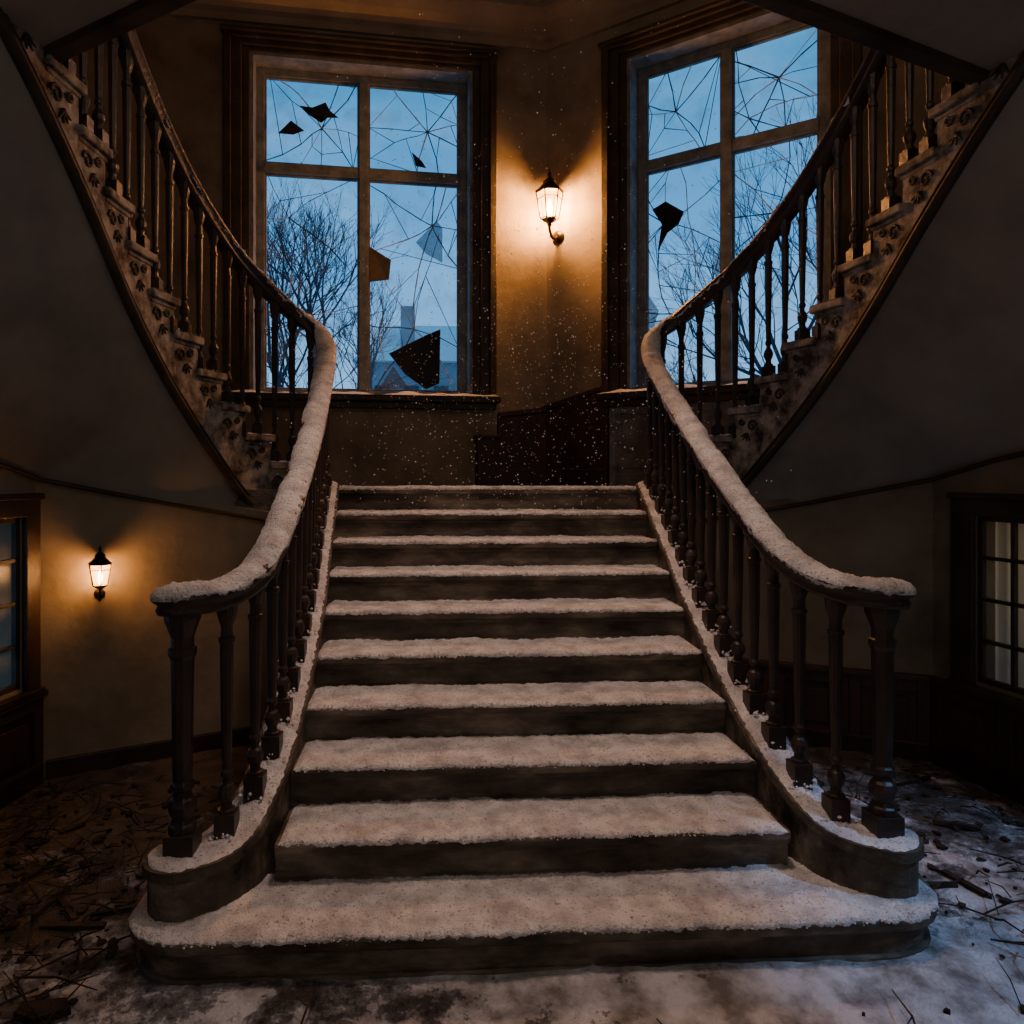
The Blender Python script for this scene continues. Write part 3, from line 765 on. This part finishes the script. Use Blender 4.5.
# ------------------------------------------------------------------ lanterns
def sconce(o,n,S,power,rad):
    g=empty('wall_lantern'); n=n.normalized(); t=V((-n.y,n.x,0))
    W=lambda a,b,z: o+n*(a*S)+t*(b*S)+V((0,0,z*S))
    mb=MB()
    mb.lathe(W(0,0,0),[(0,.055*S),(.012*S,.055*S),(.02*S,.04*S),(.03*S,.02*S)],16,ax=n)
    pts=catmull([W(.02,0,0),W(.07,0,-.035),W(.13,0,-.03),W(.165,0,.02),W(.165,0,.075)],6)
    for a,b in zip(pts,pts[1:]): mb.tube(a,b,.012*S,.012*S,8)
    pts=catmull([W(.02,0,-.03),W(.05,0,-.075),W(.09,0,-.07),W(.085,0,-.04)],5)
    for a,b in zip(pts,pts[1:]): mb.tube(a,b,.007*S,.007*S,6)
    c=W(.165,0,0)
    mb.lathe(c,[(.045*S,.008*S),(.055*S,.022*S),(.07*S,.018*S),(.08*S,.040*S),(.098*S,.066*S),(.105*S,.066*S)],6)
    for i in range(6):
        a=2*math.pi*i/6; 
        p=c+V((.074*S*math.cos(a),.074*S*math.sin(a),.10*S)); q=c+V((.114*S*math.cos(a),.114*S*math.sin(a),.33*S)); mb.tube(p,q,.006*S,.006*S,6)
        a2=2*math.pi*(i+1)/6
        for (r,z) in ((.113,.325),(.104,.27),(.076,.108)):
            mb.tube(c+V((r*S*math.cos(a),r*S*math.sin(a),z*S)),c+V((r*S*math.cos(a2),r*S*math.sin(a2),z*S)),.005*S,.005*S,6)
    mb.lathe(c,[(.33*S,.118*S),(.34*S,.122*S),(.36*S,.098*S),(.39*S,.065*S),(.405*S,.055*S),(.42*S,.058*S),(.44*S,.035*S),(.455*S,.012*S),(.465*S,.010*S),(.475*S,.018*S),(.49*S,.016*S),(.50*S,.007*S),(.525*S,.003*S)],6)
    mb.obj('iron_frame', metal, g)
    mb=MB(); mb.lathe(c,[(.105*S,.070*S),(.325*S,.108*S)],6); mb.obj('glass', lampg, g)
    mb=MB(); mb.lathe(c,[(.12*S,.012*S),(.15*S,.018*S),(.19*S,.026*S),(.23*S,.02*S),(.27*S,.004*S)],10); mb.obj('flame_bulb', bulb_m, g, smooth=True)
    ld=bpy.data.lights.new('lantern_light','POINT'); ld.energy=power; ld.color=(1,.39,.085); ld.shadow_soft_size=rad
    lo=bpy.data.objects.new('lantern_light',ld); lo.location=c+V((0,0,.22*S)); scn.collection.objects.link(lo); lo.parent=g
sconce(C0+dR*.13+V((0,0,4.13)),nR,1.14,340,.07)
sconce(V((-2.46,4.486,1.075)),V((.435,-.90,0)),.58,13,.04)

# ------------------------------------------------------------------ debris
def twigs(mb,x,y,r,L=None):
    a=r.uniform(0,6.3); L=L or r.uniform(.05,.28); z=.012+r.uniform(0,.02)
    p=V((x,y,z)); q=p+V((math.cos(a)*L,math.sin(a)*L,r.uniform(0,.07))); m=p.lerp(q,.5)+V((r.uniform(-.02,.02),r.uniform(-.02,.02),.012))
    w=r.uniform(.002,.0045); mb.tube(p,m,w,w,5); mb.tube(m,q,w,w*.5,5)
    if L>.15:
        e=m+V((r.uniform(-.06,.06),r.uniform(-.06,.06),r.uniform(0,.04))); mb.tube(m,e,w*.8,w*.3,5)
mb=MB(); r=random.Random(5)
for i in range(850):
    sgn=-1 if r.random()<.68 else 1
    x=sgn*r.uniform(1.62,2.7); y=r.uniform(2.0,4.25)
    if r.random()<.07: x=r.uniform(-1.6,1.9); y=r.uniform(1.85,2.3)
    k=r.random()
    if k<.40: twigs(mb,x,y,r)
    elif k<.955:
        a=r.uniform(0,6.3); s=r.uniform(.005,.03); n=r.choice([4,5,6,7]); z=.006
        top=[(x+s*r.uniform(.4,1.3)*math.cos(a+6.28*j/n),y+s*r.uniform(.4,1.3)*math.sin(a+6.28*j/n)) for j in range(n)]
        mb.prism(top,z,z+r.uniform(.004,.012))
    else:
        a=r.uniform(0,3.14); d=V((math.cos(a),math.sin(a),0)); e=V((-d.y,d.x,0)); L=r.uniform(.10,.30); w=r.uniform(.006,.018)
        mb.obox(V((x,y,0)),d,e,-L/2,L/2,-w,w,.008,.012+r.uniform(.006,.014))
for (x,y) in ((-1.9,2.6),(-1.75,2.75),(-2.1,2.9),(-1.65,2.35),(1.75,2.3),(1.85,2.75),(1.7,2.15)):
    for _ in range(2): twigs(mb,x,y,r,r.uniform(.25,.42))
mb.prism([(-1.80,2.42),(-1.72,2.385),(-1.62,2.43),(-1.66,2.48),(-1.74,2.47),(-1.79,2.47)],.01,.035)
mb.obj('floor_debris', debris_m)

# ------------------------------------------------------------------ falling snow
mb=MB(); r=random.Random(3)
for i in range(3200):
    x=r.gauss(.1,.8); y=r.uniform(3.2,6.2); z=1.6+abs(r.gauss(0,1.3))
    if z>5 or abs(x)>1.3 or z<(y-2.5)*.567+.35: continue
    s=r.uniform(.0018,.005); mb.add([V((x,y,z))+a*s for a in octv],octf)
mb.obj('falling_snow', snow_c)

# ------------------------------------------------------------------ outside
mb=MB(); mb.box(-60,60,7.5,90,-.6,-.4); mb.box(-60,-3.9,-10,7.5,-.6,-.4); mb.box(4.4,60,-10,7.5,-.6,-.4); mb.obj('snowy_ground', snow_c)
def tree(x,y,h,seed,r0=.16,depth=7):
    r=random.Random(seed); mb=MB()
    def grow(p,d,L,rad,k):
        if k==0 or rad<.003: return
        m=p+d*L*.5+V((r.uniform(-1,1),r.uniform(-1,1),r.uniform(-.3,.3)))*L*.04; d2=(d+V((r.uniform(-.15,.15),r.uniform(-.15,.15),r.uniform(-.05,.15)))).normalized()
        q=m+d2*L*.5; sg=6 if k>5 else 3
        mb.tube(p,m,rad,rad*.88,sg); mb.tube(m,q,rad*.88,rad*.72,sg)
        nb=3 if r.random()<.7 else 2
        for i in range(nb):
            a=r.uniform(.2,.65); ph=r.uniform(0,6.28); o=d2.orthogonal().normalized(); o2=d2.cross(o)
            nd=(d2*math.cos(a)+(o*math.cos(ph)+o2*math.sin(ph))*math.sin(a)+V((0,0,.16))).normalized()
            grow(q,nd,L*r.uniform(.62,.86),rad*r.uniform(.5,.70),k-1)
        if k>2:
            a=.9; ph=r.uniform(0,6.28); o=d2.orthogonal().normalized(); o2=d2.cross(o)
            nd=(d2*math.cos(a)+(o*math.cos(ph)+o2*math.sin(ph))*math.sin(a)).normalized(); grow(m,nd,L*.6,rad*.4,k-2)
    grow(V((x,y,-.4)),V((0,0,1)),h,r0,depth)
    mb.obj('bare_tree', bark_m)
tree(-4.1,22,3.3,4,.20,8); tree(-5.4,24,3.0,8,.16,8); tree(-3.2,27,2.6,15,.15); tree(8.3,17,2.9,21,.16,8); tree(10.6,20,3.2,33,.17,8)
g=empty('distant_house')
mb=MB(); mb.box(-4.2,4.5,40,48,-.5,8.2); mb.box(-2.2,-1.4,41,42,8,11.5); mb.obj('facade', house_m, g)
mb=MB(); mb.add([V(a) for a in ((-4.8,39.4,8.1),(5.1,39.4,8.1),(5.1,48.6,8.1),(-4.8,48.6,8.1),(-2.8,44,11),(3.1,44,11))],[(0,1,5,4),(1,2,5),(2,3,4,5),(3,0,4),(0,3,2,1)]); mb.obj('snowy_roof', snow_c, g)
mb=MB()
for i in range(5):
    for z in (2.2,5.2): mb.box(-3.6+i*1.65,-2.8+i*1.65,39.93,40.0,z,z+1.6)
mb.obj('house_windows', housew_m, g)

# ------------------------------------------------------------------ world
w=bpy.data.worlds.new('dusk'); scn.world=w; w.use_nodes=True; nt=w.node_tree; L=nt.links
bg=nt.nodes['Background']
tc=nt.nodes.new('ShaderNodeTexCoord'); sx=nt.nodes.new('ShaderNodeSeparateXYZ'); L.new(tc.outputs['Generated'],sx.inputs[0])
rp_=nt.nodes.new('ShaderNodeValToRGB'); e=rp_.color_ramp.elements
e[0].position=0; e[0].color=(.22,.39,.60,1); e[1].position=.60; e[1].color=(.001,.13,.28,1)
x=e.new(.28); x.color=(.07,.25,.52,1)
L.new(sx.outputs['Z'],rp_.inputs[0])
mp=nt.nodes.new('ShaderNodeMapping'); mp.inputs['Scale'].default_value=(1,1,2.2); L.new(tc.outputs['Generated'],mp.inputs[0])
n=nt.nodes.new('ShaderNodeTexNoise'); n.inputs['Scale'].default_value=4; n.inputs['Detail'].default_value=7; L.new(mp.outputs[0],n.inputs['Vector'])
r2=nt.nodes.new('ShaderNodeValToRGB'); r2.color_ramp.elements[0].position=.42; r2.color_ramp.elements[1].position=.72
r2.color_ramp.elements[1].color=(.55,.55,.55,1); L.new(n.outputs['Fac'],r2.inputs[0])
mx=nt.nodes.new('ShaderNodeMix'); mx.data_type='RGBA'; L.new(r2.outputs[0],mx.inputs[0]); L.new(rp_.outputs[0],mx.inputs[6]); mx.inputs[7].default_value=(.20,.38,.60,1)
L.new(mx.outputs[2],bg.inputs[0]); bg.inputs[1].default_value=2.2

# ------------------------------------------------------------------ lights
def spot(name,loc,tgt,e,col,size,blend,rad):
    l=bpy.data.lights.new(name,'SPOT'); l.energy=e; l.color=col; l.spot_size=math.radians(size); l.spot_blend=blend; l.shadow_soft_size=rad
    o=bpy.data.objects.new(name,l); scn.collection.objects.link(o); o.location=loc
    o.rotation_euler=(V(tgt)-V(loc)).to_track_quat('-Z','Y').to_euler(); return o
def point(name,loc,e,col,rad):
    l=bpy.data.lights.new(name,'POINT'); l.energy=e; l.color=col; l.shadow_soft_size=rad
    o=bpy.data.objects.new(name,l); scn.collection.objects.link(o); o.location=loc; return o
spot('stair_fill_spot',(0.0,2.9,6.1),(0,3.75,.9),370,(1,.66,.52),54,.9,.35)  # added overhead spot that brightens the stair snow, no fixture modelled
spot('moonlight_floor',(3.5,1.5,3.2),(2.1,2.75,0),230,(.30,.55,1),40,.5,.05)
point('hall_fill_light',(0.2,1.4,4.6),36,(1,.80,.64),.5)  # added ambient fill high in the hall, there is no chandelier
point('front_fill_light',(0,-.9,2.2),32,(.97,.90,.88),.6)  # added soft fill behind the camera, not a lamp of the foyer

# ------------------------------------------------------------------ camera
cd=bpy.data.cameras.new('camera'); cam=bpy.data.objects.new('camera',cd); scn.collection.objects.link(cam)
cd.sensor_width=36; cd.lens=713/1024*36; cd.shift_x=.042; cd.shift_y=-.036
cam.location=(-.426,0,1.8); cam.rotation_euler=(math.radians(90),0,math.radians(-3)); cd.clip_start=.05
scn.camera=cam
